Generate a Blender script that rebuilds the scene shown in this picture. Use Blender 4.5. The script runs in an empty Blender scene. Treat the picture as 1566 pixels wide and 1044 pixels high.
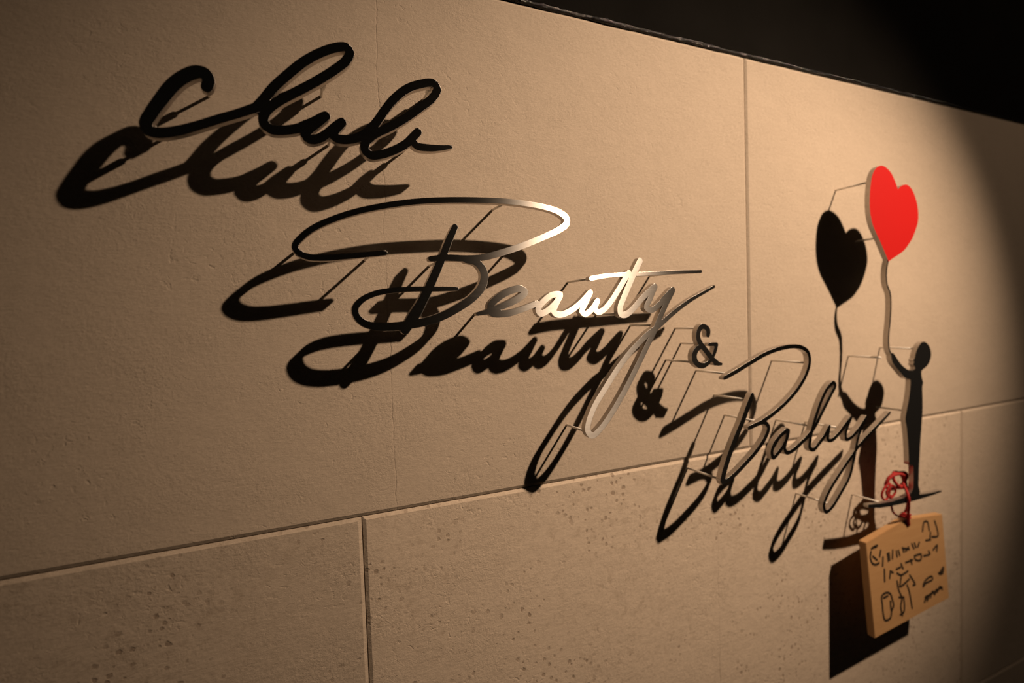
import bpy, bmesh, math, random
from mathutils import Vector, Matrix
from mathutils.geometry import delaunay_2d_cdt

scene = bpy.context.scene
col = scene.collection
random.seed(7)
EYE = 1.5                                   # camera height above the floor (m)

# ------------------------------------------------------------------ camera
CAM_ROWS = [[0.914648, -0.40286, -0.033499], [-0.046292, -0.022058, -0.998684], [0.401591, 0.914996, -0.038824]]
CAM_DIST = 0.5940
FOCAL_PX = 786.61

cam_data = bpy.data.cameras.new('camera')
cam_data.sensor_width = 36.0
cam_data.lens = FOCAL_PX * 36.0 / 1566.0
cam_data.clip_start = 0.02
cam_data.dof.use_dof = True
cam_data.dof.focus_distance = 0.60
cam_data.dof.aperture_fstop = 2.4
camera = bpy.data.objects.new('camera', cam_data)
col.objects.link(camera)
right, down, fwd = (Vector(r) for r in CAM_ROWS)
camera.matrix_world = Matrix(((right.x, -down.x, -fwd.x, 0), (right.y, -down.y, -fwd.y, -CAM_DIST),
                              (right.z, -down.z, -fwd.z, EYE), (0, 0, 0, 1)))
scene.camera = camera

# ------------------------------------------------------------------ world, lamp, exposure
world = bpy.data.worlds.new('dark_room')
scene.world = world
world.use_nodes = True
bg = world.node_tree.nodes['Background']
bg.inputs[0].default_value = (1.0, 0.78, 0.58, 1)
bg.inputs[1].default_value = 0.004

LAMP = Vector((2.455 * 0.594, -1.926 * 0.594, 2.189 * 0.594 + EYE))
AIM = Vector((1.165 * 0.594, 0.0, 0.0 * 0.594 + EYE))
WARM = (1.0, 0.728, 0.508)
POWER = 272.0
w = (AIM - LAMP).normalized()
u = w.cross(Vector((0, 0, 1))).normalized()
v = u.cross(w)
ELL, TURN = 0.739, 0.883                    # oval beam of the lamp's reflector
u2 = math.cos(TURN) * u + math.sin(TURN) * v
v2 = -math.sin(TURN) * u + math.cos(TURN) * v
sd = bpy.data.lights.new('ceiling_spot', 'SPOT')
sd.color = WARM
sd.energy = POWER
sd.shadow_soft_size = 0.023
sd.spot_size = math.radians(2 * 21.2)
sd.spot_blend = 1.0
spot = bpy.data.objects.new('ceiling_spot', sd)
col.objects.link(spot)
m = Matrix((u2 * ELL, v2 / ELL, -w)).transposed().to_4x4()
m.translation = LAMP
spot.matrix_world = m
pd = bpy.data.lights.new('ceiling_spot_spill', 'POINT')     # the same lamp's stray light outside its beam
pd.color = WARM
pd.energy = POWER * 0.294 / 6.186
pd.shadow_soft_size = 0.023
spill = bpy.data.objects.new('ceiling_spot_spill', pd)
spill.location = LAMP
col.objects.link(spill)

scene.view_settings.view_transform = 'Standard'
scene.view_settings.look = 'None'
scene.view_settings.exposure = 0.0
scene.view_settings.gamma = 1.0
scene.view_settings.use_curve_mapping = False

# ------------------------------------------------------------------ materials
def material(name):
    mt = bpy.data.materials.new(name)
    mt.use_nodes = True
    nt = mt.node_tree
    return mt, nt, nt.nodes['Principled BSDF']

def node(nt, kind, **props):
    n = nt.nodes.new(kind)
    for k, val in props.items():
        setattr(n, k, val)
    return n

def math_node(nt, op, a, b=None, c=None, clamp=False):
    n = nt.nodes.new('ShaderNodeMath'); n.operation = op; n.use_clamp = clamp
    for i, s in enumerate((a, b, c)):
        if s is None: continue
        if isinstance(s, (int, float)): n.inputs[i].default_value = s
        else: nt.links.new(s, n.inputs[i])
    return n.outputs[0]

def noise(nt, vec, scale, detail=2.0, rough=0.5, dist=0.0):
    n = node(nt, 'ShaderNodeTexNoise')
    n.inputs['Scale'].default_value = scale
    n.inputs['Detail'].default_value = detail
    n.inputs['Roughness'].default_value = rough
    n.inputs['Distortion'].default_value = dist
    nt.links.new(vec, n.inputs['Vector'])
    return n.outputs['Fac']

def ramp(nt, fac, stops):
    r = node(nt, 'ShaderNodeValToRGB')
    el = r.color_ramp.elements
    while len(el) < len(stops): el.new(0.5)
    for e, (pos, c) in zip(el, stops):
        e.position = pos
        e.color = (c, c, c, 1) if isinstance(c, (int, float)) else (*c, 1)
    nt.links.new(fac, r.inputs[0])
    return r.outputs[0]

def mix(nt, fac, a, b, mode='MIX'):
    n = node(nt, 'ShaderNodeMix', data_type='RGBA', blend_type=mode)
    for s, k in ((fac, 0), (a, 6), (b, 7)):
        if isinstance(s, (int, float)): n.inputs[k].default_value = s
        elif isinstance(s, tuple): n.inputs[k].default_value = (*s, 1)
        else: nt.links.new(s, n.inputs[k])
    return n.outputs[2]

def tile_material(name, seed, worn, hair=None, tone=1.0):
    """cast-concrete look porcelain; hair = (x, z_low, z_high) of a printed hairline crack"""
    mt, nt, bs = material(name)
    geo = node(nt, 'ShaderNodeNewGeometry')
    mp = node(nt, 'ShaderNodeMapping')
    mp.inputs['Location'].default_value = (seed * 3.7, seed * 1.3, seed * 2.1)
    nt.links.new(geo.outputs['Position'], mp.inputs['Vector'])
    P = mp.outputs[0]
    st = node(nt, 'ShaderNodeMapping')
    st.inputs['Scale'].default_value = (0.4, 1.0, 1.5)
    nt.links.new(P, st.inputs['Vector'])
    PS = st.outputs[0]
    tn = lambda *c: tuple(q * tone for q in c)
    broad = noise(nt, P, 2.6, 4, 0.6)
    streak = noise(nt, PS, 95, 5, 0.7, 0.3)
    grain = noise(nt, PS, 420, 5, 0.8)
    c0 = ramp(nt, broad, [(0.3, tn(0.47, 0.385, 0.30)), (0.72, tn(0.525, 0.433, 0.338))])
    c1 = mix(nt, 0.22 + 0.22 * worn, c0, ramp(nt, streak, [(0.28, tn(0.37, 0.30, 0.23)), (0.6, tn(0.53, 0.437, 0.342))]))
    c2 = mix(nt, 0.36, c1, ramp(nt, grain, [(0.3, tn(0.30, 0.24, 0.18)), (0.62, tn(0.56, 0.463, 0.362))]))
    # small round pits on the worn tiles, gathered in patches
    vor = node(nt, 'ShaderNodeTexVoronoi', feature='F1')
    vor.inputs['Scale'].default_value = 105
    vor.inputs['Randomness'].default_value = 1.0
    nt.links.new(P, vor.inputs['Vector'])
    wob = noise(nt, P, 260, 3)
    dv = math_node(nt, 'ADD', vor.outputs['Distance'], math_node(nt, 'MULTIPLY', math_node(nt, 'SUBTRACT', wob, 0.5), 0.5))
    sep = node(nt, 'ShaderNodeSeparateColor')
    nt.links.new(vor.outputs['Color'], sep.inputs[0])
    size = math_node(nt, 'MULTIPLY', sep.outputs[0], 0.24)
    dv = math_node(nt, 'SUBTRACT', dv, size)
    patch = ramp(nt, noise(nt, P, 7.0, 3, 0.6), [(0.47, 0.0), (0.60, 1.0)])
    pit = math_node(nt, 'MULTIPLY', ramp(nt, dv, [(0.02, 1.0), (0.15, 0.0)]), patch)
    pits = math_node(nt, 'MULTIPLY', pit, 0.72 if worn else 0.0)
    mot = math_node(nt, 'MULTIPLY', ramp(nt, noise(nt, P, 70, 5, 0.7, 0.5), [(0.52, 0.0), (0.70, 1.0)]), ramp(nt, noise(nt, P, 5.0, 2), [(0.42, 0.2), (0.62, 1.0)]))
    c2 = mix(nt, math_node(nt, 'MULTIPLY', mot, 0.55 if worn else 0.10), c2, tn(0.28, 0.215, 0.155))
    c3 = mix(nt, pits, c2, tn(0.24, 0.18, 0.13))
    # soft branching veins on the worn tiles
    vein = noise(nt, PS, 8, 6, 0.65, 0.6)
    vv = ramp(nt, math_node(nt, 'ABSOLUTE', math_node(nt, 'SUBTRACT', vein, 0.5)), [(0.0, 1.0), (0.010, 0.0)])
    vv = math_node(nt, 'MULTIPLY', vv, ramp(nt, noise(nt, P, 4, 1), [(0.48, 0.0), (0.6, 1.0)]))
    c4 = mix(nt, math_node(nt, 'MULTIPLY', vv, 0.30 if worn else 0.0), c3, tn(0.27, 0.21, 0.155))
    hline = None
    if hair:
        sx = node(nt, 'ShaderNodeSeparateXYZ')
        nt.links.new(geo.outputs['Position'], sx.inputs[0])
        cz = node(nt, 'ShaderNodeCombineXYZ')
        nt.links.new(sx.outputs['Z'], cz.inputs['Z'])
        wv = math_node(nt, 'MULTIPLY', math_node(nt, 'SUBTRACT', noise(nt, cz.outputs[0], 16, 4, 0.6), 0.5), 0.016)
        dx = math_node(nt, 'ABSOLUTE', math_node(nt, 'SUBTRACT', math_node(nt, 'SUBTRACT', sx.outputs['X'], hair[0]), wv))
        hl = ramp(nt, math_node(nt, 'MULTIPLY', dx, 1000.0 / 2.0), [(0.0, 1.0), (0.5, 0.0)])
        br = ramp(nt, noise(nt, cz.outputs[0], 9, 2), [(0.38, 0.15), (0.6, 0.8)])
        hline = math_node(nt, 'MULTIPLY', hl, br)
        inside = math_node(nt, 'MULTIPLY', math_node(nt, 'GREATER_THAN', sx.outputs['Z'], hair[1]), math_node(nt, 'LESS_THAN', sx.outputs['Z'], hair[2]))
        hline = math_node(nt, 'MULTIPLY', hline, inside)
        c4 = mix(nt, math_node(nt, 'MULTIPLY', hline, 0.55), c4, tn(0.24, 0.18, 0.135))
    nt.links.new(c4, bs.inputs['Base Color'])
    bs.inputs['Roughness'].default_value = 0.75
    bs.inputs['Specular IOR Level'].default_value = 0.2
    # relief: sandy grain, faint trowel waves, small shallow nicks
    nick = ramp(nt, noise(nt, P, 120, 3, 0.55, 0.6), [(0.58, 0.0), (0.72, 1.0)])
    nick = math_node(nt, 'MULTIPLY', nick, ramp(nt, noise(nt, P, 9, 3, 0.6), [(0.47, 0.0), (0.66, 1.0)]))
    dents = noise(nt, P, 30, 4, 0.6)
    sand = math_node(nt, 'MULTIPLY', noise(nt, P, 230, 5, 0.7), ramp(nt, noise(nt, P, 13, 3, 0.6), [(0.36, 0.25), (0.66, 1.0)]))
    h = math_node(nt, 'MULTIPLY', grain, 0.30)
    h = math_node(nt, 'ADD', h, math_node(nt, 'MULTIPLY', sand, 0.95))
    h = math_node(nt, 'ADD', h, math_node(nt, 'MULTIPLY', streak, 0.26))
    h = math_node(nt, 'ADD', h, math_node(nt, 'MULTIPLY', dents, 0.6))
    h = math_node(nt, 'SUBTRACT', h, math_node(nt, 'MULTIPLY', nick, 0.42))
    h = math_node(nt, 'SUBTRACT', h, math_node(nt, 'MULTIPLY', pits, 0.45))
    if hline is not None: h = math_node(nt, 'SUBTRACT', h, math_node(nt, 'MULTIPLY', hline, 0.4))
    bp = node(nt, 'ShaderNodeBump')
    bp.inputs['Strength'].default_value = 0.8
    bp.inputs['Distance'].default_value = 0.0012
    nt.links.new(h, bp.inputs['Height'])
    nt.links.new(bp.outputs[0], bs.inputs['Normal'])
    return mt

def steel_material(name, rough, base, aniso):
    mt, nt, bs = material(name)
    geo = node(nt, 'ShaderNodeNewGeometry')
    mp = node(nt, 'ShaderNodeMapping')                      # brushing lines, a little off the level
    mp.inputs['Rotation'].default_value = (0, math.radians(0), 0)
    mp.inputs['Scale'].default_value = (18, 60, 900)
    nt.links.new(geo.outputs['Position'], mp.inputs['Vector'])
    br = noise(nt, mp.outputs[0], 1.0, 3, 0.6)
    cloud = noise(nt, geo.outputs['Position'], 60, 3, 0.6)
    nt.links.new(mix(nt, 0.5, mix(nt, br, tuple(c * 0.6 for c in base), base), mix(nt, cloud, tuple(c * 0.7 for c in base), base)), bs.inputs['Base Color'])
    bs.inputs['Metallic'].default_value = 1.0
    nt.links.new(math_node(nt, 'ADD', rough - 0.05, math_node(nt, 'MULTIPLY', br, 0.10)), bs.inputs['Roughness'])
    bs.inputs['Anisotropic'].default_value = aniso
    tg = node(nt, 'ShaderNodeCombineXYZ')
    tg.inputs[0].default_value, tg.inputs[2].default_value = 0.045, 1.0
    nt.links.new(tg.outputs[0], bs.inputs['Tangent'])
    bv = node(nt, 'ShaderNodeBevel')
    bv.samples = 4
    bv.inputs['Radius'].default_value = 0.0005
    nt.links.new(bv.outputs[0], bs.inputs['Normal'])
    # tight brushed sheen: long across the brushing, short along it
    gl = node(nt, 'ShaderNodeBsdfAnisotropic', distribution='BECKMANN')
    gl.inputs['Roughness'].default_value = 0.385
    gl.inputs['Anisotropy'].default_value = -0.57
    nt.links.new(bs.inputs['Base Color'].links[0].from_socket, gl.inputs['Color'])
    nt.links.new(tg.outputs[0], gl.inputs['Tangent'])
    nt.links.new(bv.outputs[0], gl.inputs['Normal'])
    mx = node(nt, 'ShaderNodeMixShader')
    mx.inputs[0].default_value = 0.78
    nt.links.new(bs.outputs[0], mx.inputs[1])
    nt.links.new(gl.outputs[0], mx.inputs[2])
    nt.links.new(mx.outputs[0], nt.nodes['Material Output'].inputs['Surface'])
    return mt

def plain(name, color, rough, metallic=0.0, spec=0.5, var=0.0, vscale=60):
    mt, nt, bs = material(name)
    if var:
        tc = node(nt, 'ShaderNodeTexCoord')
        n = noise(nt, tc.outputs['Object'], vscale, 3, 0.6)
        nt.links.new(mix(nt, n, tuple(c * (1 - var) for c in color), tuple(min(1, c * (1 + var)) for c in color)), bs.inputs['Base Color'])
    else:
        bs.inputs['Base Color'].default_value = (*color, 1)
    bs.inputs['Roughness'].default_value = rough
    bs.inputs['Metallic'].default_value = metallic
    bs.inputs['Specular IOR Level'].default_value = spec
    return mt

def wood_material():
    mt, nt, bs = material('pale_cypress_wood')
    tc = node(nt, 'ShaderNodeTexCoord')
    mp = node(nt, 'ShaderNodeMapping')
    mp.inputs['Scale'].default_value = (4, 60, 60)
    nt.links.new(tc.outputs['Object'], mp.inputs['Vector'])
    g = noise(nt, mp.outputs[0], 1.6, 4, 0.6, 0.6)
    fine = noise(nt, mp.outputs[0], 9, 2, 0.6)
    c = mix(nt, g, (0.36, 0.20, 0.085), (0.46, 0.275, 0.125))
    nt.links.new(mix(nt, 0.2, c, ramp(nt, fine, [(0.3, (0.32, 0.17, 0.07)), (0.7, (0.48, 0.29, 0.135))])), bs.inputs['Base Color'])
    bs.inputs['Roughness'].default_value = 0.55
    bs.inputs['Specular IOR Level'].default_value = 0.3
    return mt

def black_wall_material():
    mt, nt, bs = material('black_painted_board')
    geo = node(nt, 'ShaderNodeNewGeometry')
    n = noise(nt, geo.outputs['Position'], 9, 3)
    nt.links.new(mix(nt, n, (0.006, 0.0056, 0.005), (0.011, 0.0102, 0.0092)), bs.inputs['Base Color'])
    bs.inputs['Roughness'].default_value = 0.6
    bs.inputs['Specular IOR Level'].default_value = 0.0
    bp = node(nt, 'ShaderNodeBump')
    bp.inputs['Strength'].default_value = 0.4
    bp.inputs['Distance'].default_value = 0.0006
    nt.links.new(noise(nt, geo.outputs['Position'], 160, 3), bp.inputs['Height'])
    nt.links.new(bp.outputs[0], bs.inputs['Normal'])
    return mt

def sealant_material():
    mt, nt, bs = material('glossy_black_sealant')
    geo = node(nt, 'ShaderNodeNewGeometry')
    bs.inputs['Base Color'].default_value = (0.006, 0.006, 0.006, 1)
    bs.inputs['Roughness'].default_value = 0.12
    bp = node(nt, 'ShaderNodeBump')
    bp.inputs['Strength'].default_value = 1.0
    bp.inputs['Distance'].default_value = 0.003
    nt.links.new(noise(nt, geo.outputs['Position'], 300, 2, 0.6), bp.inputs['Height'])
    nt.links.new(bp.outputs[0], bs.inputs['Normal'])
    return mt

STEEL = steel_material('brushed_steel', 0.325, (0.56, 0.53, 0.49), 0.95)
SIDE = plain('cut_steel_edge', (0.50, 0.46, 0.42), 0.42, 1.0, var=0.18, vscale=160)
PIN = plain('steel_pin', (0.86, 0.82, 0.75), 0.4, 0.1, spec=0.8)
BLACK = plain('black_satin_paint', (0.008, 0.008, 0.008), 0.42, spec=0.25)
RED = plain('red_paint', (0.52, 0.010, 0.009), 0.45, spec=0.3, var=0.05, vscale=8)
WOOD = wood_material()
INK = plain('dark_ink', (0.035, 0.024, 0.016), 0.7, spec=0.1)
CORD = plain('red_cord_fibre', (0.33, 0.022, 0.02), 0.75, spec=0.2, var=0.35, vscale=900)
GROUT = plain('brown_grout', (0.21, 0.165, 0.12), 0.9, spec=0.1, var=0.2, vscale=300)
BOARD = black_wall_material()
SEALANT = sealant_material()

# ------------------------------------------------------------------ helpers
def link(name, mesh, mats, parent=None):
    for mt in (mats if isinstance(mats, (list, tuple)) else [mats]):
        mesh.materials.append(mt)
    o = bpy.data.objects.new(name, mesh)
    col.objects.link(o)
    if parent is not None:
        o.parent = parent
    return o

def thing(name, label, cat, loc, group=None):
    o = bpy.data.objects.new(name, None)
    o.empty_display_size = 0.02
    col.objects.link(o)
    o.location = loc
    o['label'] = label
    o['category'] = cat
    if group: o['group'] = group
    return o

def tile_mesh(name, wd, ht, cw=0.0038, ch=0.0019, th=0.009):
    """slab with chamfered front edges; front face at y = 0, origin at its lower left corner"""
    vs = []
    for (i, y) in ((0.0, th), (0.0, ch), (cw, 0.0)):
        vs += [(i, y, i), (wd - i, y, i), (wd - i, y, ht - i), (i, y, ht - i)]
    fs = [(8, 9, 10, 11), (3, 2, 1, 0)]
    for a in (0, 4):
        for k in range(4):
            fs.append((a + k, a + (k + 1) % 4, a + 4 + (k + 1) % 4, a + 4 + k))
    me = bpy.data.meshes.new(name)
    me.from_pydata(vs, [], fs)
    me.update()
    return me

def box_mesh(name, x0, x1, y0, y1, z0, z1):
    me = bpy.data.meshes.new(name)
    vs = [(x, y, z) for x in (x0, x1) for y in (y0, y1) for z in (z0, z1)]
    fs = [(0, 1, 3, 2), (4, 6, 7, 5), (0, 4, 5, 1), (2, 3, 7, 6), (0, 2, 6, 4), (1, 5, 7, 3)]
    me.from_pydata(vs, [], fs)
    me.update()
    return me

def tube(bm, pts, radii, seg=10, closed=False):
    rings = []
    n = len(pts)
    prev = None
    for i, pnt in enumerate(pts):
        a = pts[(i - 1) % n] if (i > 0 or closed) else pts[i]
        b = pts[(i + 1) % n] if (i < n - 1 or closed) else pts[i]
        t = (b - a).normalized()
        if prev is None:
            nrm = t.orthogonal().normalized()
        else:
            nrm = (prev - t * prev.dot(t)).normalized()
        prev = nrm
        bn = t.cross(nrm)
        r = radii[i] if isinstance(radii, (list, tuple)) else radii
        rings.append([bm.verts.new(pnt + r * (math.cos(2 * math.pi * k / seg) * nrm + math.sin(2 * math.pi * k / seg) * bn)) for k in range(seg)])
    for i in range(n if closed else n - 1):
        A, B = rings[i], rings[(i + 1) % n]
        for k in range(seg):
            f = bm.faces.new((A[k], A[(k + 1) % seg], B[(k + 1) % seg], B[k]))
            f.smooth = True
    if not closed:
        bm.faces.new(rings[0][::-1])
        bm.faces.new(rings[-1])

def catmull(pts, step):
    """smooth curve through (x, z, width) knots, resampled about every `step` millimetres"""
    P = [Vector(q) for q in pts]
    out = []
    n = len(P)
    for i in range(n - 1):
        p0 = P[i - 1] if i > 0 else 2 * P[0] - P[1]
        p1, p2 = P[i], P[i + 1]
        p3 = P[i + 2] if i + 2 < n else 2 * P[-1] - P[-2]
        d = [max((b.xy - a.xy).length, 1e-3) ** 0.5 for a, b in ((p0, p1), (p1, p2), (p2, p3))]
        k = max(2, int((p2.xy - p1.xy).length / step))
        t0, t1 = 0.0, d[0]; t2 = t1 + d[1]; t3 = t2 + d[2]
        for j in range(k):
            t = t1 + (t2 - t1) * j / k
            a1 = (t1 - t) / (t1 - t0) * p0 + (t - t0) / (t1 - t0) * p1
            a2 = (t2 - t) / (t2 - t1) * p1 + (t - t1) / (t2 - t1) * p2
            a3 = (t3 - t) / (t3 - t2) * p2 + (t - t2) / (t3 - t2) * p3
            b1 = (t2 - t) / (t2 - t0) * a1 + (t - t0) / (t2 - t0) * a2
            b2 = (t3 - t) / (t3 - t1) * a2 + (t - t1) / (t3 - t1) * a3
            out.append((t2 - t) / (t2 - t1) * b1 + (t - t1) / (t2 - t1) * b2)
    out.append(P[-1])
    return out

def stroke_polys(knots, step=2.0, square=False):
    """simple triangles / discs (mm) that together cover one pen stroke"""
    S = catmull(knots, step)
    n = len(S)
    L, R, T = [], [], []
    for i, q in enumerate(S):
        t = (S[min(i + 1, n - 1)].xy - S[max(i - 1, 0)].xy)
        t = t.normalized() if t.length > 1e-6 else Vector((1, 0))
        T.append(t)
        nrm = Vector((-t.y, t.x)) * (q.z / 2)
        L.append(q.xy + nrm)
        R.append(q.xy - nrm)
    polys = []
    def tri(a, b, c):
        ar = (b - a).cross(c - a)
        if abs(ar) < 1e-4: return
        polys.append([a, b, c] if ar > 0 else [a, c, b])
    for i in range(n - 1):
        tri(R[i], R[i + 1], L[i + 1])
        tri(R[i], L[i + 1], L[i])
    def disc(q):
        r = q.z / 2 * 0.999
        polys.append([Vector((q.x + r * math.cos(math.tau * (k + 0.37) / 16), q.y + r * math.sin(math.tau * (k + 0.37) / 16))) for k in range(16)])
    if not square:
        disc(S[0]); disc(S[-1])
    for i in range(1, n - 1):
        a = (S[i].xy - S[i - 1].xy); b = (S[i + 1].xy - S[i].xy)
        if a.length > 1e-6 and b.length > 1e-6 and a.angle(b) > math.radians(24):
            disc(S[i])
    return polys

def union_parts(groups):
    """groups: list of polygon lists; returns verts, list of triangles per group, and outline edges per group"""
    vs, fs, own = [], [], []
    for gi, polys in enumerate(groups):
        for poly in polys:
            base = len(vs)
            vs += poly
            fs.append(list(range(base, base + len(poly))))
            own.append(gi)
    ov, oe, of, a, b, src = delaunay_2d_cdt(vs, [], fs, 0, 1e-4, True)
    tris = [[] for _ in groups]
    count = {}
    for f, s in zip(of, src):
        if not s: continue
        g = min(own[k] for k in s)
        tris[g].append(f)
        for i in range(len(f)):
            e = (f[i], f[(i + 1) % len(f)])
            count.setdefault((min(e), max(e)), []).append((g, e))
    rim = [[] for _ in groups]
    for lst in count.values():
        if len(lst) == 1:
            rim[lst[0][0]].append(lst[0][1])
    return ov, tris, rim

def plate_mesh(name, ov, tris, rim, depth):
    """cut plate: depth(x, z) -> (y_back, y_front) in metres; front slot 0, edge slot 1, unpainted dark back slot 2"""
    me = bpy.data.meshes.new(name)
    vs, fs, mi, sm = [], [], [], []
    def add(key, table, y):
        if key not in table:
            table[key] = len(vs)
            x, z = ov[key]
            vs.append((x / 1000, depth(x, z)[y], z / 1000))
        return table[key]
    ft, bt, sf, sb = {}, {}, {}, {}
    for t in tris:
        fs.append([add(k, ft, 1) for k in t]); mi.append(0); sm.append(False)
        fs.append([add(k, bt, 0) for k in reversed(t)]); mi.append(2); sm.append(False)
    for a, b in rim:
        fs.append([add(b, sf, 1), add(a, sf, 1), add(a, sb, 0), add(b, sb, 0)]); mi.append(1); sm.append(True)
    me.from_pydata(vs, [], fs)
    me.polygons.foreach_set('material_index', mi)
    me.polygons.foreach_set('use_smooth', sm)
    me.update()
    return me

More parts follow.
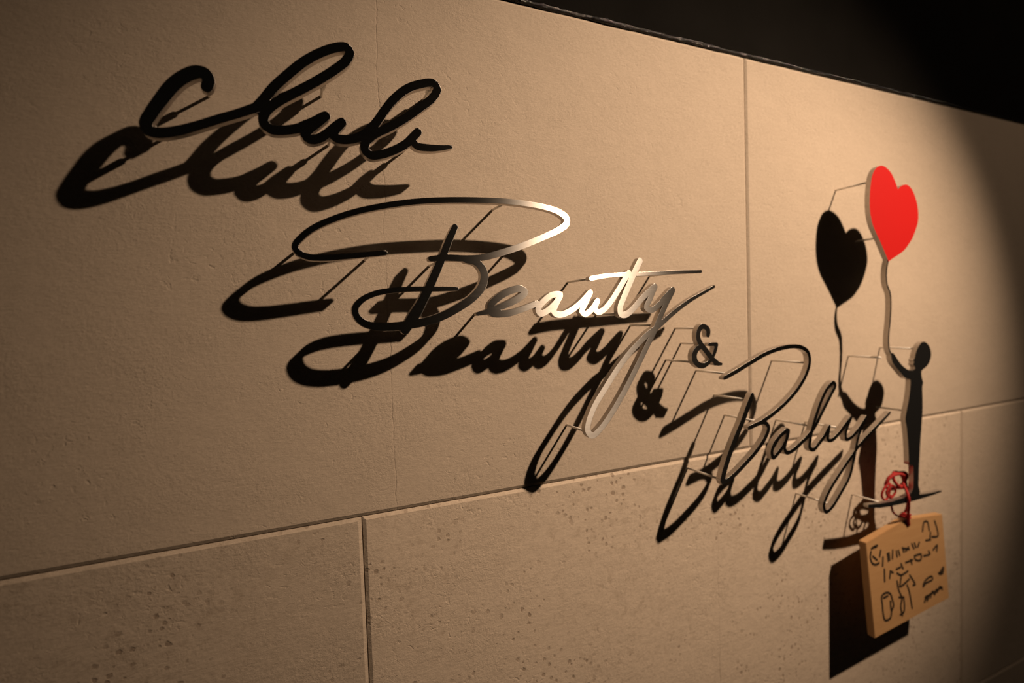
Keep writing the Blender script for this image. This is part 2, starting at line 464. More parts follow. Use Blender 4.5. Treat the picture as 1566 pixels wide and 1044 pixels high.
# shapes, in millimetres on the wall: x along it, z from eye height; planes = back of plate off the wall
PLANES = {'club': [41.58, -0.039, 0, 8.0], 'B1': [43.42, -0.019, 0, 8.0], 'eauty': [48.65, 0, 0, 8.0], 'amp': [53.46, 0, 0, 7.7], 'B2': [65.04, -0.01, 0, 8.0], 'aby': [64.15, -0.01, 0, 8.0], 'fig': [42.65, 0.015, 0.016, 8.0], 'ema': [8.26, 0, -0.07, 12.2]}
STROKES = {'club': [['c', [[-55.2, 221.0, 9.5], [-53.4, 226.6, 10.6], [-55.6, 232.6, 11.2], [-61.7, 233.5, 11.8], [-72.4, 227.3, 11.8], [-82.2, 217.1, 11.8], [-90.9, 203.9, 11.2], [-98.4, 191.5, 10.6], [-102.8, 181.9, 10.1], [-101.0, 176.6, 10.1], [-93.5, 175.3, 9.5], [-79.8, 178.8, 9.0], [-64.0, 185.5, 8.4], [-47.2, 193.6, 8.4], [-30.5, 201.3, 8.4], [-15.5, 208.9, 9.0]]], ['l', [[-15.5, 208.9, 9.0], [-9.0, 217.2, 9.0], [0.6, 230.3, 9.3], [13.2, 244.1, 9.3], [27.9, 258.6, 9.3], [43.4, 270.3, 9.3], [57.9, 278.2, 9.3], [68.7, 281.0, 9.3], [72.3, 276.6, 9.3], [68.0, 267.4, 9.3], [55.6, 255.5, 9.3], [39.1, 242.4, 9.3], [21.9, 230.1, 9.3], [5.8, 218.9, 9.3], [-4.9, 209.3, 9.3], [-9.7, 201.3, 9.3], [-9.0, 194.1, 9.3], [-3.0, 190.0, 9.3], [7.3, 190.7, 9.3], [20.3, 194.3, 9.3], [28.8, 199.2, 9.3]]], ['u', [[24.5, 196.7, 9.3], [34.9, 202.5, 9.3], [46.2, 209.8, 9.3], [37.2, 201.0, 9.3], [29.1, 193.6, 9.3], [26.5, 188.8, 9.3], [30.5, 184.9, 9.3], [39.7, 187.3, 9.3], [47.9, 193.4, 9.3], [55.7, 200.9, 9.3], [61.5, 205.6, 9.3], [55.6, 198.3, 9.3], [52.2, 192.7, 9.3], [57.0, 188.8, 9.3], [68.4, 189.6, 9.3], [80.2, 194.3, 9.3], [86.3, 199.0, 9.3]]], ['b', [[82.3, 195.9, 9.0], [94.7, 208.8, 9.0], [104.7, 223.5, 9.0], [116.2, 238.1, 9.0], [130.6, 250.6, 9.0], [145.9, 257.9, 9.0], [159.1, 260.8, 9.0], [163.3, 255.2, 9.0], [156.9, 244.4, 9.0], [141.5, 231.0, 9.0], [124.7, 217.6, 9.0], [108.4, 206.6, 9.0], [94.2, 198.1, 9.0], [84.6, 188.9, 9.0], [82.9, 181.4, 9.0], [88.6, 176.1, 9.0], [100.7, 178.4, 9.0], [115.4, 185.1, 9.0], [126.8, 192.6, 9.0], [133.5, 199.6, 9.0], [139.4, 205.9, 9.0]]], ['b', [[131.9, 196.7, 8.4], [138.1, 191.2, 8.4], [151.4, 190.7, 7.8], [164.4, 192.2, 6.2], [176.6, 194.7, 3.9]]]], 'B1': [['B', [[98.4, 75.6, 5.0], [79.7, 73.5, 5.6], [57.8, 71.0, 6.0], [36.0, 69.2, 6.3], [22.5, 70.2, 6.3], [14.4, 74.5, 6.3], [12.0, 80.1, 6.3], [19.2, 89.8, 6.3], [30.7, 98.9, 6.3], [52.3, 109.6, 6.3], [74.5, 117.7, 6.3], [105.2, 125.6, 6.3], [137.4, 131.5, 6.3], [165.1, 134.6, 6.3], [200.5, 137.0, 6.3], [237.0, 138.1, 6.3], [266.3, 136.9, 6.3], [290.2, 134.4, 6.5], [308.4, 130.0, 7.5], [318.7, 123.1, 8.5], [318.0, 116.0, 8.5], [307.7, 108.8, 8.0], [284.9, 98.6, 7.5], [254.3, 86.8, 7.5], [225.7, 77.8, 7.5], [207.1, 73.3, 7.0], [189.0, 71.8, 7.0], [162.9, 72.0, 7.0], [147.1, 70.6, 6.0]]], ['B', [[175.9, 105.9, 7.0], [168.5, 91.3, 8.0], [161.2, 74.8, 8.5], [148.4, 48.4, 9.5], [135.8, 24.6, 10.5], [125.2, 8.0, 12.0], [116.2, -4.9, 10.0]]], ['B', [[186.7, 70.3, 7.0], [199.5, 67.6, 8.0], [206.6, 60.4, 9.0], [208.7, 52.0, 9.5], [205.0, 40.1, 9.5], [193.6, 28.1, 9.2], [175.4, 16.8, 9.0], [157.0, 8.2, 9.0], [137.8, 2.7, 9.0], [117.8, -0.1, 9.0], [89.7, -0.9, 8.5], [74.7, 3.0, 7.5], [67.2, 10.2, 7.0], [66.0, 18.9, 6.8], [73.2, 27.4, 6.3], [87.9, 34.0, 6.0], [106.9, 37.0, 5.5], [130.7, 38.2, 5.2], [156.0, 38.1, 5.0], [175.5, 38.1, 4.5]]]], 'eauty': [['e', [[195.8, 9.5, 4.0], [208.4, 12.1, 6.0], [228.4, 18.7, 7.5], [245.8, 26.3, 8.0], [254.4, 33.3, 8.0], [249.5, 37.1, 8.0], [238.0, 35.6, 8.0], [221.6, 27.7, 8.0], [211.7, 18.6, 8.0], [212.2, 11.3, 8.5], [228.1, 9.1, 8.0], [247.0, 12.8, 7.0], [269.0, 19.9, 7.0]]], ['a', [[300.6, 30.2, 7.5], [290.1, 29.9, 7.5], [277.7, 22.0, 7.5], [270.5, 13.4, 7.5], [273.7, 8.0, 7.5], [282.5, 11.2, 7.5], [294.1, 20.2, 7.5], [300.6, 28.7, 7.5], [294.0, 17.9, 7.5], [291.1, 10.2, 7.5], [296.3, 6.3, 7.5], [307.9, 7.9, 7.5], [325.4, 17.4, 7.5], [342.6, 32.2, 7.5]]], ['u', [[342.6, 32.2, 7.5], [334.7, 18.8, 7.5], [329.8, 9.4, 7.5], [334.3, 6.1, 7.5], [343.8, 11.4, 7.5], [352.6, 21.7, 7.5], [348.5, 12.9, 7.5], [353.1, 8.0, 7.5], [361.8, 11.1, 7.5], [373.8, 22.6, 7.5], [391.2, 44.9, 7.5], [400.5, 56.5, 7.5]]], ['t', [[418.2, 71.6, 8.5], [409.3, 57.4, 8.5], [399.5, 40.0, 8.5], [391.1, 24.4, 8.2], [385.8, 13.0, 8.2], [387.0, 4.8, 8.2], [393.9, 3.8, 8.2], [407.0, 12.1, 8.2], [419.9, 24.1, 8.2], [440.2, 39.0, 8.2]]], ['t', [[344.1, 49.3, 6.0], [366.5, 52.6, 5.5], [397.5, 54.5, 5.2], [429.8, 55.5, 5.0], [475.1, 57.7, 4.6], [519.1, 59.1, 4.0]]], ['y', [[441.2, 39.0, 7.8], [432.4, 23.1, 7.8], [426.8, 12.2, 7.8], [434.0, 8.7, 7.8], [446.5, 15.2, 7.8], [457.9, 25.3, 7.8], [470.1, 34.6, 7.8], [459.9, 18.4, 7.8], [449.2, 0.7, 7.8], [439.6, -16.9, 7.8], [428.1, -34.3, 7.8], [412.4, -58.7, 7.8], [393.2, -87.4, 7.8], [370.4, -117.3, 7.8], [352.4, -136.3, 7.8], [339.7, -143.8, 7.8], [333.4, -136.5, 7.8], [335.6, -124.7, 7.8], [344.7, -107.0, 7.8], [360.2, -87.2, 7.8], [378.9, -64.8, 7.8], [396.4, -46.9, 7.8], [412.1, -33.9, 7.8], [427.6, -22.4, 7.8], [445.7, -12.0, 7.0], [466.6, 1.9, 6.5], [495.3, 18.3, 5.5], [542.1, 38.7, 4.0]]]], 'amp': [['&', [[525.4, -27.2, 7.0], [525.5, -21.0, 8.0], [521.0, -16.4, 7.0], [514.1, -15.7, 7.5], [509.4, -20.4, 7.5], [507.5, -27.8, 7.5], [509.6, -35.4, 8.0], [514.6, -41.8, 8.0], [520.2, -47.4, 8.0], [527.0, -54.9, 8.0], [535.1, -62.6, 7.5], [543.3, -67.6, 6.0]]], ['&', [[513.4, -41.8, 6.0], [504.7, -45.7, 8.0], [500.6, -52.6, 9.0], [500.9, -59.6, 9.0], [506.5, -66.1, 8.0], [515.1, -68.5, 7.5], [524.4, -65.5, 6.0], [531.7, -58.8, 5.5], [537.2, -50.1, 6.0], [539.8, -41.3, 7.0]]], ['&', [[527.4, -40.2, 5.0], [540.4, -40.4, 5.0]]], ['&', [[536.2, -67.2, 4.5], [548.1, -68.4, 4.5]]]], 'B2': [['B', [[547.0, -87.2, 5.0], [551.3, -85.7, 6.0], [571.1, -79.0, 6.2], [597.9, -68.9, 6.2], [625.6, -59.1, 6.2], [653.8, -52.9, 6.2], [683.4, -50.6, 6.2], [703.2, -53.1, 6.2], [717.5, -61.2, 6.2], [721.0, -74.7, 6.2], [714.9, -91.1, 6.2], [698.6, -110.5, 6.2], [674.9, -128.4, 6.2], [646.4, -143.9, 6.2], [618.1, -155.1, 6.2], [592.6, -161.1, 6.2]]], ['B', [[599.4, -115.3, 7.0], [590.0, -132.1, 8.5], [580.1, -150.5, 8.5], [567.8, -170.2, 8.5], [555.5, -191.5, 8.5], [544.6, -214.6, 8.5], [540.1, -227.5, 8.5]]], ['B', [[608.2, -157.3, 5.0], [625.3, -157.8, 6.0], [631.1, -165.6, 6.6], [624.9, -178.2, 6.6], [608.7, -194.1, 6.6], [582.6, -211.9, 6.6], [558.4, -225.9, 6.6], [541.2, -231.4, 6.6]]]], 'aby': [['a', [[670.5, -173.3, 6.3], [655.7, -181.2, 6.3], [643.1, -192.1, 6.3], [638.2, -203.0, 6.3], [641.4, -210.7, 6.3], [650.4, -206.1, 6.3], [661.6, -197.1, 6.3], [671.6, -183.2, 6.3], [673.8, -175.1, 6.3], [668.7, -188.6, 6.3], [665.0, -200.8, 6.3], [669.7, -207.3, 6.3], [681.7, -206.0, 6.3], [701.4, -196.7, 6.3], [724.1, -183.1, 6.3], [740.8, -166.4, 6.3]]], ['b', [[737.8, -169.1, 6.3], [753.2, -150.5, 6.3], [770.4, -129.8, 6.3], [780.7, -116.3, 6.3], [776.8, -111.9, 6.3], [762.8, -118.9, 6.3], [748.1, -136.9, 6.3], [736.5, -156.9, 6.3], [728.0, -175.0, 6.3], [721.8, -193.4, 6.3], [720.1, -206.2, 6.3], [728.1, -210.8, 6.3], [740.2, -203.8, 6.3], [755.6, -191.5, 6.3], [766.1, -179.4, 6.3]]], ['y', [[766.1, -179.4, 6.0], [763.3, -190.8, 6.0], [762.4, -199.5, 6.0], [770.9, -201.6, 6.0], [788.3, -193.4, 6.0], [803.7, -181.7, 6.0], [819.1, -170.8, 6.0], [810.8, -182.5, 6.0], [805.0, -195.8, 6.0], [806.5, -204.5, 6.0], [815.4, -204.0, 6.0], [835.3, -193.5, 6.0], [858.1, -175.0, 6.0], [842.8, -193.6, 6.0], [833.4, -211.6, 6.0], [825.7, -237.1, 6.0], [813.9, -265.0, 6.0], [792.6, -287.9, 6.0], [769.4, -307.8, 6.0], [756.1, -312.1, 6.0], [750.9, -302.4, 6.0], [754.9, -292.8, 6.0], [768.3, -276.5, 6.0], [794.6, -253.6, 6.0], [823.3, -230.4, 6.0], [835.0, -221.4, 6.0], [860.3, -206.4, 6.0], [891.6, -189.6, 5.5], [920.2, -174.0, 4.5]]]]}
PINS = {'club': [[-58.7, 233.1], [51.8, 197.1], [133.2, 199.2], [-101.0, 185.8], [46.6, 248.4], [159.1, 260.8]], 'B1': [[240.2, 138.0], [12.4, 80.6], [84.7, 74.1], [158.1, 68.5], [258.5, 88.4], [104.0, -0.5]], 'eauty': [[213.0, 11.2], [344.1, 49.3], [386.9, 5.5], [442.8, -11.1], [336.1, -139.6], [477.9, 57.8]], 'amp': [[522.6, -18.0], [532.6, -40.3], [504.0, -63.3]], 'B2': [[560.5, -82.6], [720.0, -77.4], [595.4, -122.5], [615.8, -155.6], [540.1, -227.5]], 'aby': [[728.0, -175.0], [797.5, -186.4], [773.1, -304.6]], 'fig': [[881.1, 207.5], [932.5, 121.5], [910.7, -81.0], [1000.1, -70.6], [988.6, -179.6], [918.1, -330.6]]}
HEART = [[914.1, 78.1], [902.0, 95.5], [891.1, 111.1], [880.0, 125.4], [871.6, 138.7], [866.5, 154.0], [864.7, 170.0], [865.2, 187.0], [867.4, 203.7], [870.4, 214.2], [875.9, 222.9], [883.1, 228.7], [892.1, 231.5], [901.2, 230.7], [908.7, 227.7], [916.4, 223.1], [923.3, 216.2], [930.3, 206.2], [936.3, 196.6], [940.7, 200.5], [947.5, 203.9], [956.2, 205.9], [965.0, 204.4], [973.9, 198.5], [981.3, 189.2], [988.8, 174.4], [992.1, 156.4], [990.5, 143.8], [984.5, 130.8], [976.7, 118.0], [966.6, 107.1], [955.9, 97.8], [943.0, 91.0], [927.6, 84.2]]
STRING = [[913.7, 80.8], [910.0, 69.0], [908.6, 56.1], [910.6, 41.1], [919.4, 24.9], [921.4, 7.6], [920.2, -18.4], [916.5, -48.3], [918.6, -67.4], [927.4, -79.9]]
FIGURE = [[923.0, -75.3], [929.0, -74.0], [936.1, -80.4], [950.4, -94.0], [968.4, -104.7], [982.9, -106.8], [989.2, -103.8], [987.3, -99.7], [983.6, -96.7], [985.9, -92.9], [984.0, -88.8], [987.9, -85.7], [989.5, -79.0], [994.8, -70.2], [1001.1, -63.2], [1010.2, -59.0], [1020.5, -61.3], [1030.2, -69.8], [1034.7, -83.2], [1029.0, -96.7], [1018.9, -104.1], [1007.8, -109.6], [1008.4, -120.0], [1012.6, -130.6], [1010.6, -138.4], [1011.8, -157.6], [1012.4, -179.6], [1009.9, -207.1], [1007.3, -236.8], [1005.6, -266.1], [1004.4, -295.0], [1004.5, -313.7], [1008.5, -322.5], [1005.9, -330.3], [969.9, -330.1], [964.3, -325.7], [978.8, -322.9], [987.9, -315.7], [989.4, -300.8], [988.2, -274.1], [975.8, -270.0], [974.0, -246.8], [971.1, -222.5], [967.0, -200.4], [964.0, -188.5], [969.8, -166.7], [974.8, -146.8], [977.0, -125.6], [974.2, -121.4], [961.6, -118.2], [945.4, -105.3], [927.6, -89.8]]
BAR = [[869.0, -322.5], [901.1, -325.8], [932.3, -327.8], [959.0, -326.5], [988.1, -325.6], [1014.3, -328.7], [1043.0, -330.5], [1072.4, -331.0], [1072.5, -334.1], [1043.2, -335.8], [1005.1, -336.6], [968.2, -336.7], [927.2, -335.4], [897.8, -333.1], [869.1, -328.1]]
EMA = [[878.6, -393.0], [989.9, -374.6], [1102.8, -385.1], [1102.7, -539.0], [882.9, -552.9]]
INK_STROKES = [[[1038.1, -403.8], [1044.2, -389.3], [1054.4, -389.9], [1058.3, -406.4]], [[1077.0, -392.9], [1081.6, -404.8], [1083.6, -421.1], [1064.8, -419.8]], [[1045.8, -422.1], [1060.1, -423.8]], [[1061.9, -410.8], [1058.5, -419.8]], [[892.3, -405.6], [900.7, -403.4], [908.0, -403.1]], [[895.2, -404.5], [905.1, -404.8]], [[890.0, -410.2], [887.1, -418.5], [891.1, -429.5], [901.4, -434.0], [908.8, -432.8]], [[915.9, -413.3], [911.9, -422.7]], [[894.3, -418.9], [904.1, -426.7]], [[920.7, -425.7], [918.0, -439.9]], [[933.2, -422.6], [934.4, -434.9]], [[937.8, -422.4], [938.2, -434.0]], [[948.5, -420.0], [945.8, -433.3]], [[958.5, -423.3], [959.2, -432.7]], [[964.2, -423.3], [966.9, -432.0]], [[976.1, -421.1], [979.0, -428.7]], [[984.8, -428.7], [993.3, -423.4]], [[979.7, -423.0], [994.8, -427.3]], [[1003.7, -419.7], [1008.4, -428.9]], [[1011.6, -420.1], [1014.6, -427.8]], [[1025.5, -421.7], [1020.5, -428.4]], [[921.7, -446.4], [920.1, -466.5]], [[937.6, -453.4], [934.3, -464.1]], [[937.6, -453.4], [944.6, -457.2]], [[954.5, -453.7], [966.1, -452.7]], [[968.7, -447.5], [973.3, -456.7]], [[982.2, -448.1], [1001.9, -447.6]], [[996.1, -446.4], [999.1, -454.1]], [[1008.6, -442.0], [1028.5, -443.8], [1025.3, -452.7], [1009.8, -448.2], [1008.6, -442.0]], [[1036.1, -447.8], [1054.6, -448.1], [1051.2, -442.5]], [[1065.7, -443.1], [1079.2, -437.3], [1075.6, -447.6]], [[1078.1, -489.6], [1092.2, -480.5], [1088.6, -490.7], [1078.1, -489.6]], [[955.5, -460.6], [966.2, -466.5], [985.9, -463.9]], [[953.8, -474.0], [955.7, -488.3], [963.0, -505.1], [958.3, -519.0], [961.0, -534.6]], [[980.9, -487.3], [985.2, -498.8], [989.9, -529.2]], [[968.5, -507.6], [968.5, -521.5], [965.5, -530.0], [955.6, -532.1]], [[990.7, -472.0], [1003.9, -491.5], [998.0, -491.3]], [[963.7, -485.6], [977.7, -481.9], [987.9, -478.4]], [[955.8, -502.2], [968.8, -505.4]], [[965.8, -469.9], [960.0, -484.7]], [[909.1, -502.2], [908.9, -489.7], [922.2, -486.1], [932.7, -490.9], [936.9, -502.2], [939.3, -511.9], [932.8, -519.4], [927.6, -530.6], [912.8, -530.2], [909.2, -515.7], [909.1, -502.2]], [[913.9, -493.2], [925.1, -492.5]], [[931.1, -503.1], [931.1, -517.9]], [[1027.3, -497.0], [1036.3, -490.7], [1055.1, -489.0], [1056.5, -494.1], [1035.5, -496.5], [1026.8, -500.4]], [[1027.1, -527.8], [1034.4, -518.9], [1035.3, -527.5], [1042.5, -519.7]], [[1046.0, -524.1], [1053.5, -515.1], [1058.7, -522.4], [1066.1, -514.5]], [[1067.5, -519.7], [1077.0, -512.2], [1083.5, -518.6]], [[1030.2, -520.3], [1083.0, -514.8]], [[1076.3, -487.7], [1086.9, -487.6]]]

def depth_fn(key, ox, oz):
    a, gx, gz, th = PLANES[key]
    def f(x, z):
        back = a + gx * (x + ox) + gz * (z + oz)
        return (-back / 1000, -(back + th) / 1000)
    return f

def pin_mesh(length, r, sleeve=0.0, rs=0.0):
    bm = bmesh.new()
    tube(bm, [Vector((0, 0.004, 0)), Vector((0, -length, 0))], r, 12)
    if sleeve:
        tube(bm, [Vector((0, -length + sleeve, 0)), Vector((0, -length + sleeve - 0.0004, 0)), Vector((0, -length, 0))], [rs * 0.8, rs, rs], 14)
    me = bpy.data.meshes.new('standoff_pin')
    bm.to_mesh(me); bm.free()
    return me

def add_pins(parent, key, ox, oz, r=0.0015, sleeve=False):
    for (x, z) in PINS[key]:
        yb = depth_fn(key, 0, 0)(x, z)[0]
        if sleeve:
            o = link('standoff_pin', pin_mesh(-yb, r), PIN, parent)
            bm = bmesh.new()
            tube(bm, [Vector((0, yb * 0.5, 0)), Vector((0, yb * 0.52, 0)), Vector((0, yb, 0))], [r * 1.6, r * 2.0, r * 2.0], 14)
            me = bpy.data.meshes.new('sleeve'); bm.to_mesh(me); bm.free()
            link('sleeve', me, PIN, o)
        else:
            o = link('standoff_pin', pin_mesh(-yb, r), PIN, parent)
        o.location = ((x - ox) / 1000, 0, (z - oz) / 1000)

# ------------------------------------------------------------------ the wall
GAP = 0.0012
TILE_W, TILE_H = 1.2 - GAP, 0.600
Z_TOP = EYE + 0.3965
Z_J = EYE - 0.2147
X_UP, X_LO = 0.6706, 0.069
backing = link('wall_back', box_mesh('wall_back', -1.733, 4.27, 0.0030, 0.14, Z_J - 2 * 0.604 - 0.0, Z_TOP), GROUT)
backing['kind'] = 'structure'
TM_UP = tile_material('smooth_concrete_tile', 1.0, 0)
TM_UP_HAIR = tile_material('smooth_concrete_tile_hairline', 1.0, 0, (0.108, EYE - 0.3, EYE + 0.45))
TM_LO = tile_material('pitted_concrete_tile', 2.3, 1, None, 1.0)
TM_LO_HAIR = tile_material('pitted_concrete_tile_hairline', 3.1, 1, (0.597, EYE - 0.9, EYE - 0.34), 1.15)
TM_LO_PLAIN = tile_material('faint_concrete_tile', 4.6, 0, None, 1.08)
up_h = Z_TOP - (Z_J + GAP)
def add_tile(x, z, ht, mt):
    me = tile_mesh('tile', TILE_W, ht)
    o = link('tile', me, mt, backing)
    o.location = (x, 0, z)
for k in (-2, -1, 0, 1, 2):
    add_tile(X_UP + k * 1.2 + GAP / 2, Z_J + GAP, up_h, TM_UP_HAIR if k == -1 else TM_UP)
for r in (0, 1):
    for k in (-1, 0, 1, 2):
        x = X_LO + k * 1.2 + (0.6 if r else 0) + GAP / 2
        mt = (TM_LO if k == -1 else TM_LO_HAIR if k == 0 else TM_LO_PLAIN) if r == 0 else TM_LO_PLAIN
        add_tile(x, Z_J - TILE_H - r * (TILE_H + GAP), TILE_H, mt)

board = link('wall_top', box_mesh('wall_top', -1.733, 4.27, -0.0008, 0.14, Z_TOP + 0.0055, Z_TOP + 1.35), BOARD)
board['kind'] = 'structure'
bm = bmesh.new()
pts, rad = [], []
x = -1.733
while x < 4.27:
    pts.append(Vector((x, 0.0010 + 0.0005 * math.sin(x * 41), Z_TOP + 0.0038 + 0.0003 * math.sin(x * 67 + 1))))
    rad.append(0.0027 + 0.0011 * random.random())
    x += 0.011
tube(bm, pts, rad, 10)
me = bpy.data.meshes.new('trim_1'); bm.to_mesh(me); bm.free()
bead = link('trim_1', me, SEALANT)
bead['kind'] = 'structure'

# ------------------------------------------------------------------ steel script
def script(key, name, label, cat, sleeve=False, pin_r=0.0015, group=None):
    sts = STROKES[key]
    allp = [q for _, pp in sts for q in pp]
    ox = sum(q[0] for q in allp) / len(allp)
    oz = min(q[1] for q in allp)
    t = thing(name, label, cat, (ox / 1000, 0, EYE + oz / 1000), group)
    letters = []
    for ch, _ in sts:
        if ch not in letters: letters.append(ch)
    groups = [[] for _ in letters]
    for ch, knots in sts:
        groups[letters.index(ch)] += stroke_polys([(a - ox, b - oz, c) for a, b, c in knots])
    ov, tris, rim = union_parts(groups)
    for i, ch in enumerate(letters):
        me = plate_mesh('letter', ov, tris[i], rim[i], depth_fn(key, ox, oz))
        link('letter', me, [STEEL, SIDE, BLACK], t)
    add_pins(t, key, ox, oz, pin_r, sleeve)
    return t

script('club', 'script_lettering', 'dark steel cursive word of four looped letters, topmost on the tiled wall', 'lettering', sleeve=True, pin_r=0.0015)
script('B1', 'script_capital', 'large steel script capital with a wide oval swash under the topmost word', 'lettering', group='script capitals')
script('eauty', 'script_lettering', 'steel cursive letters with a bright glint, long crossbar and deep looped tail', 'lettering')
script('amp', 'ampersand', 'small steel ampersand standing between the two longer script words', 'lettering')
script('B2', 'script_capital', 'narrow steel script capital with an arched swash right of the ampersand', 'lettering', group='script capitals')
script('aby', 'script_lettering', 'thin steel cursive letters with a looped tail left of the child silhouette', 'lettering')

# ------------------------------------------------------------------ child silhouette with heart balloon
FX, FZ = 960.0, -337.0
fig = thing('balloon_silhouette', 'black child silhouette cut-out holding a red heart balloon on a string', 'wall ornament', (FX / 1000, 0, EYE + FZ / 1000))
def loop_outline(pts, step):
    P = [(a - FX, b - FZ, 0.0) for a, b in pts]
    return P
def polys_from_outline(pts):
    poly = [Vector((a - FX, b - FZ)) for a, b in pts]
    ar = sum(poly[i].cross(poly[(i + 1) % len(poly)]) for i in range(len(poly)))
    return [poly if ar > 0 else poly[::-1]]
def refine(pts, sharp):
    """smooth a closed outline but keep the corners listed in `sharp`"""
    n = len(pts)
    out = []
    for i in range(n):
        p1, p2 = Vector(pts[i]), Vector(pts[(i + 1) % n])
        p0 = Vector(pts[i - 1]) if i not in sharp else 2 * p1 - p2
        p3 = Vector(pts[(i + 2) % n]) if (i + 1) % n not in sharp else 2 * p2 - p1
        for j in range(3):
            t = j / 3
            out.append(tuple(0.5 * ((2 * p1) + (p2 - p0) * t + (2 * p0 - 5 * p1 + 4 * p2 - p3) * t * t + (3 * p1 - p0 - 3 * p2 + p3) * t ** 3)))
    return out
string_polys = stroke_polys([(a - FX, b - FZ, 3.2) for a, b in STRING], 3.0)
parts = [('heart_balloon', polys_from_outline(refine(HEART, {0, 18})), RED),
         ('child_figure', polys_from_outline(refine(FIGURE, {0, 33, 34, 35, 39, 40})), BLACK),
         ('ground_bar', polys_from_outline(BAR), BLACK),
         ('balloon_string', string_polys, BLACK)]
ov, tris, rim = union_parts([q[1] for q in parts])
for i, (nm, _, mt) in enumerate(parts):
    o = link(nm, plate_mesh(nm, ov, tris[i], rim[i], depth_fn('fig', FX, FZ)), [mt, SIDE, BLACK], fig)
    if nm == 'heart_balloon': o['label'] = 'bright red heart-shaped balloon'
add_pins(fig, 'fig', FX, FZ)

# ------------------------------------------------------------------ wooden plaque on a red cord
EX, EZ = EMA[4]
emd = depth_fn('ema', 0, 0)
th = PLANES['ema'][3]
yb0 = emd(EX, EZ)[0]
plq = thing('wooden_plaque', 'pale wooden five-sided plaque with dark handwriting hanging by a red cord', 'plaque', (EX / 1000, yb0, EYE + EZ / 1000))
bm = bmesh.new()
fr = [bm.verts.new(((a - EX) / 1000, emd(a, b)[1] - yb0, (b - EZ) / 1000)) for a, b in EMA]
bk = [bm.verts.new(((a - EX) / 1000, emd(a, b)[0] - yb0, (b - EZ) / 1000)) for a, b in EMA]
bm.faces.new(fr[::-1]); bm.faces.new(bk)
for k in range(5):
    bm.faces.new((fr[k], fr[(k + 1) % 5], bk[(k + 1) % 5], bk[k]))
bmesh.ops.recalc_face_normals(bm, faces=bm.faces)
bmesh.ops.bevel(bm, geom=bm.edges[:], offset=0.0007, segments=2, affect='EDGES')
me = bpy.data.meshes.new('board'); bm.to_mesh(me); bm.free()
link('board', me, WOOD, plq)
# handwriting and sketch: thin strokes of ink lying on the board
def ink_depth(x, z):
    y = emd(x + EX, z + EZ)[1] - yb0
    return (y + 0.0001, y - 0.00025)
for s in INK_STROKES:
    ov, tris, rim = union_parts([stroke_polys([(a - EX, b - EZ, 4.2) for a, b in s], 3.0)])
    link('ink_mark', plate_mesh('ink_mark', ov, tris[0], rim[0], ink_depth), [INK, INK, INK], plq)
# red cord: from the hole at the board's peak over the bar, wound into a loose knot
def P(x, y, z):
    return Vector(((x - EX) / 1000, -y / 1000 - yb0, (z - EZ) / 1000))
def cord(name, pts, r=0.0016):
    S = catmull3(pts)
    bm = bmesh.new()
    tube(bm, S, r, 8)
    me = bpy.data.meshes.new(name); bm.to_mesh(me); bm.free()
    return link(name, me, CORD, plq)
def catmull3(pts, k=6):
    out = []
    n = len(pts)
    for i in range(n - 1):
        p1, p2 = pts[i], pts[i + 1]
        p0 = pts[i - 1] if i else 2 * p1 - p2
        p3 = pts[i + 2] if i + 2 < n else 2 * p2 - p1
        for j in range(k):
            t = j / k
            out.append(0.5 * ((2 * p1) + (p2 - p0) * t + (2 * p0 - 5 * p1 + 4 * p2 - p3) * t * t + (3 * p1 - p0 - 3 * p2 + p3) * t ** 3))
    out.append(pts[-1])
    return out
cx, cz, cy = 966.0, -303.0, 45.0
pts = []
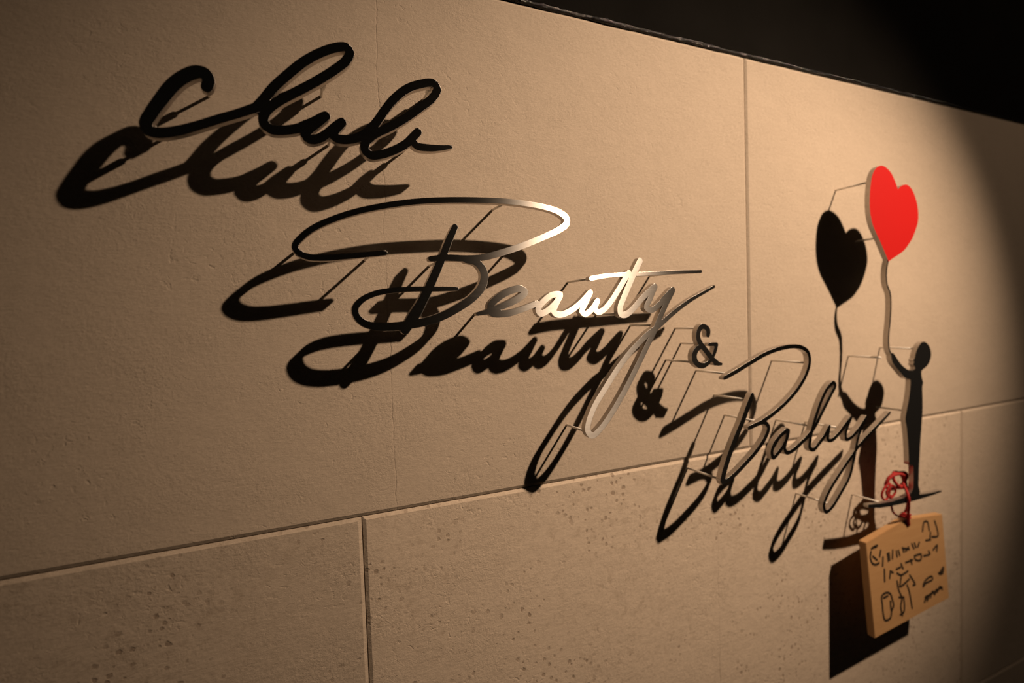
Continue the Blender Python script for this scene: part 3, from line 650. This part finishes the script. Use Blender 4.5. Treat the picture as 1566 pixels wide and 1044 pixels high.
for k in range(0, 37):                      # loose hank of three tilted loops
    ang = math.tau * k / 12 + 0.4
    turn = k / 12
    rx, rz = 27 - 4.0 * turn, 14.5 - 1.0 * turn
    tilt = (-0.18, 0.35, -0.5, -0.1)[int(turn)] * (1 - turn % 1) + (0.35, -0.5, -0.1, 0.2)[int(turn)] * (turn % 1)
    lx, lz = rx * math.cos(ang), rz * math.sin(ang)
    pts.append(P(cx + lx * math.cos(tilt) - lz * math.sin(tilt) + 4 * turn, cy + 4 * math.sin(ang + 1.3 * turn), cz + lx * math.sin(tilt) + lz * math.cos(tilt) + 1.0 * turn))
cord('cord_hank', pts, 0.0026)
# small hanging loops under the hank, on its shaded side
cord('cord_loop', [P(946, 45, -302), P(934, 44, -312), P(931, 43, -323), P(940, 43, -332), P(949, 44, -323), P(950, 45, -306)], 0.0019)
cord('cord_loop', [P(958, 46, -308), P(966, 45, -320), P(954, 44, -330), P(942, 44, -319), P(952, 46, -306)], 0.0019)
# strands: one over the front of the bar, one behind it, drawn together at the hole of the board
HX, HZ = 996.0, -386.0
hf, hb = -emd(HX, HZ)[1] * 1000, -emd(HX, HZ)[0] * 1000
cord('cord_strand', [P(984, 47, -308), P(974, 58, -317), P(970, 63.5, -327), P(972, 62.5, -341), P(984, 55, -360), P(993, hf + 3.0, -376), P(HX, hf + 2.0, HZ + 3), P(HX, hf - 0.5, HZ - 1)], 0.0023)
cord('cord_strand', [P(990, 46, -310), P(1000, 46, -322), P(1001, 45, -345), P(1000, 42, -362), P(998, hb - 2.2, -378), P(HX, hb - 2.2, HZ + 3), P(HX, hb + 0.5, HZ - 1)], 0.0020)
cord('cord_strand', [P(952, 45, -324), P(952, 46, -342), P(958, 46, -356), P(972, 47, -365), P(992, 47, -370)], 0.0018)
bm = bmesh.new()                            # knot where the strands meet above the board
kp = [P(993 + 4.6 * math.cos(a) + 0.8 * math.sin(2.3 * a), 46 + 6.0 * math.sin(a * 1.5), -368 + 3.4 * math.sin(a)) for a in [math.tau * i / 14 for i in range(43)]]
tube(bm, kp, 0.0019, 8)
me = bpy.data.meshes.new('cord_knot'); bm.to_mesh(me); bm.free()
link('cord_knot', me, CORD, plq)
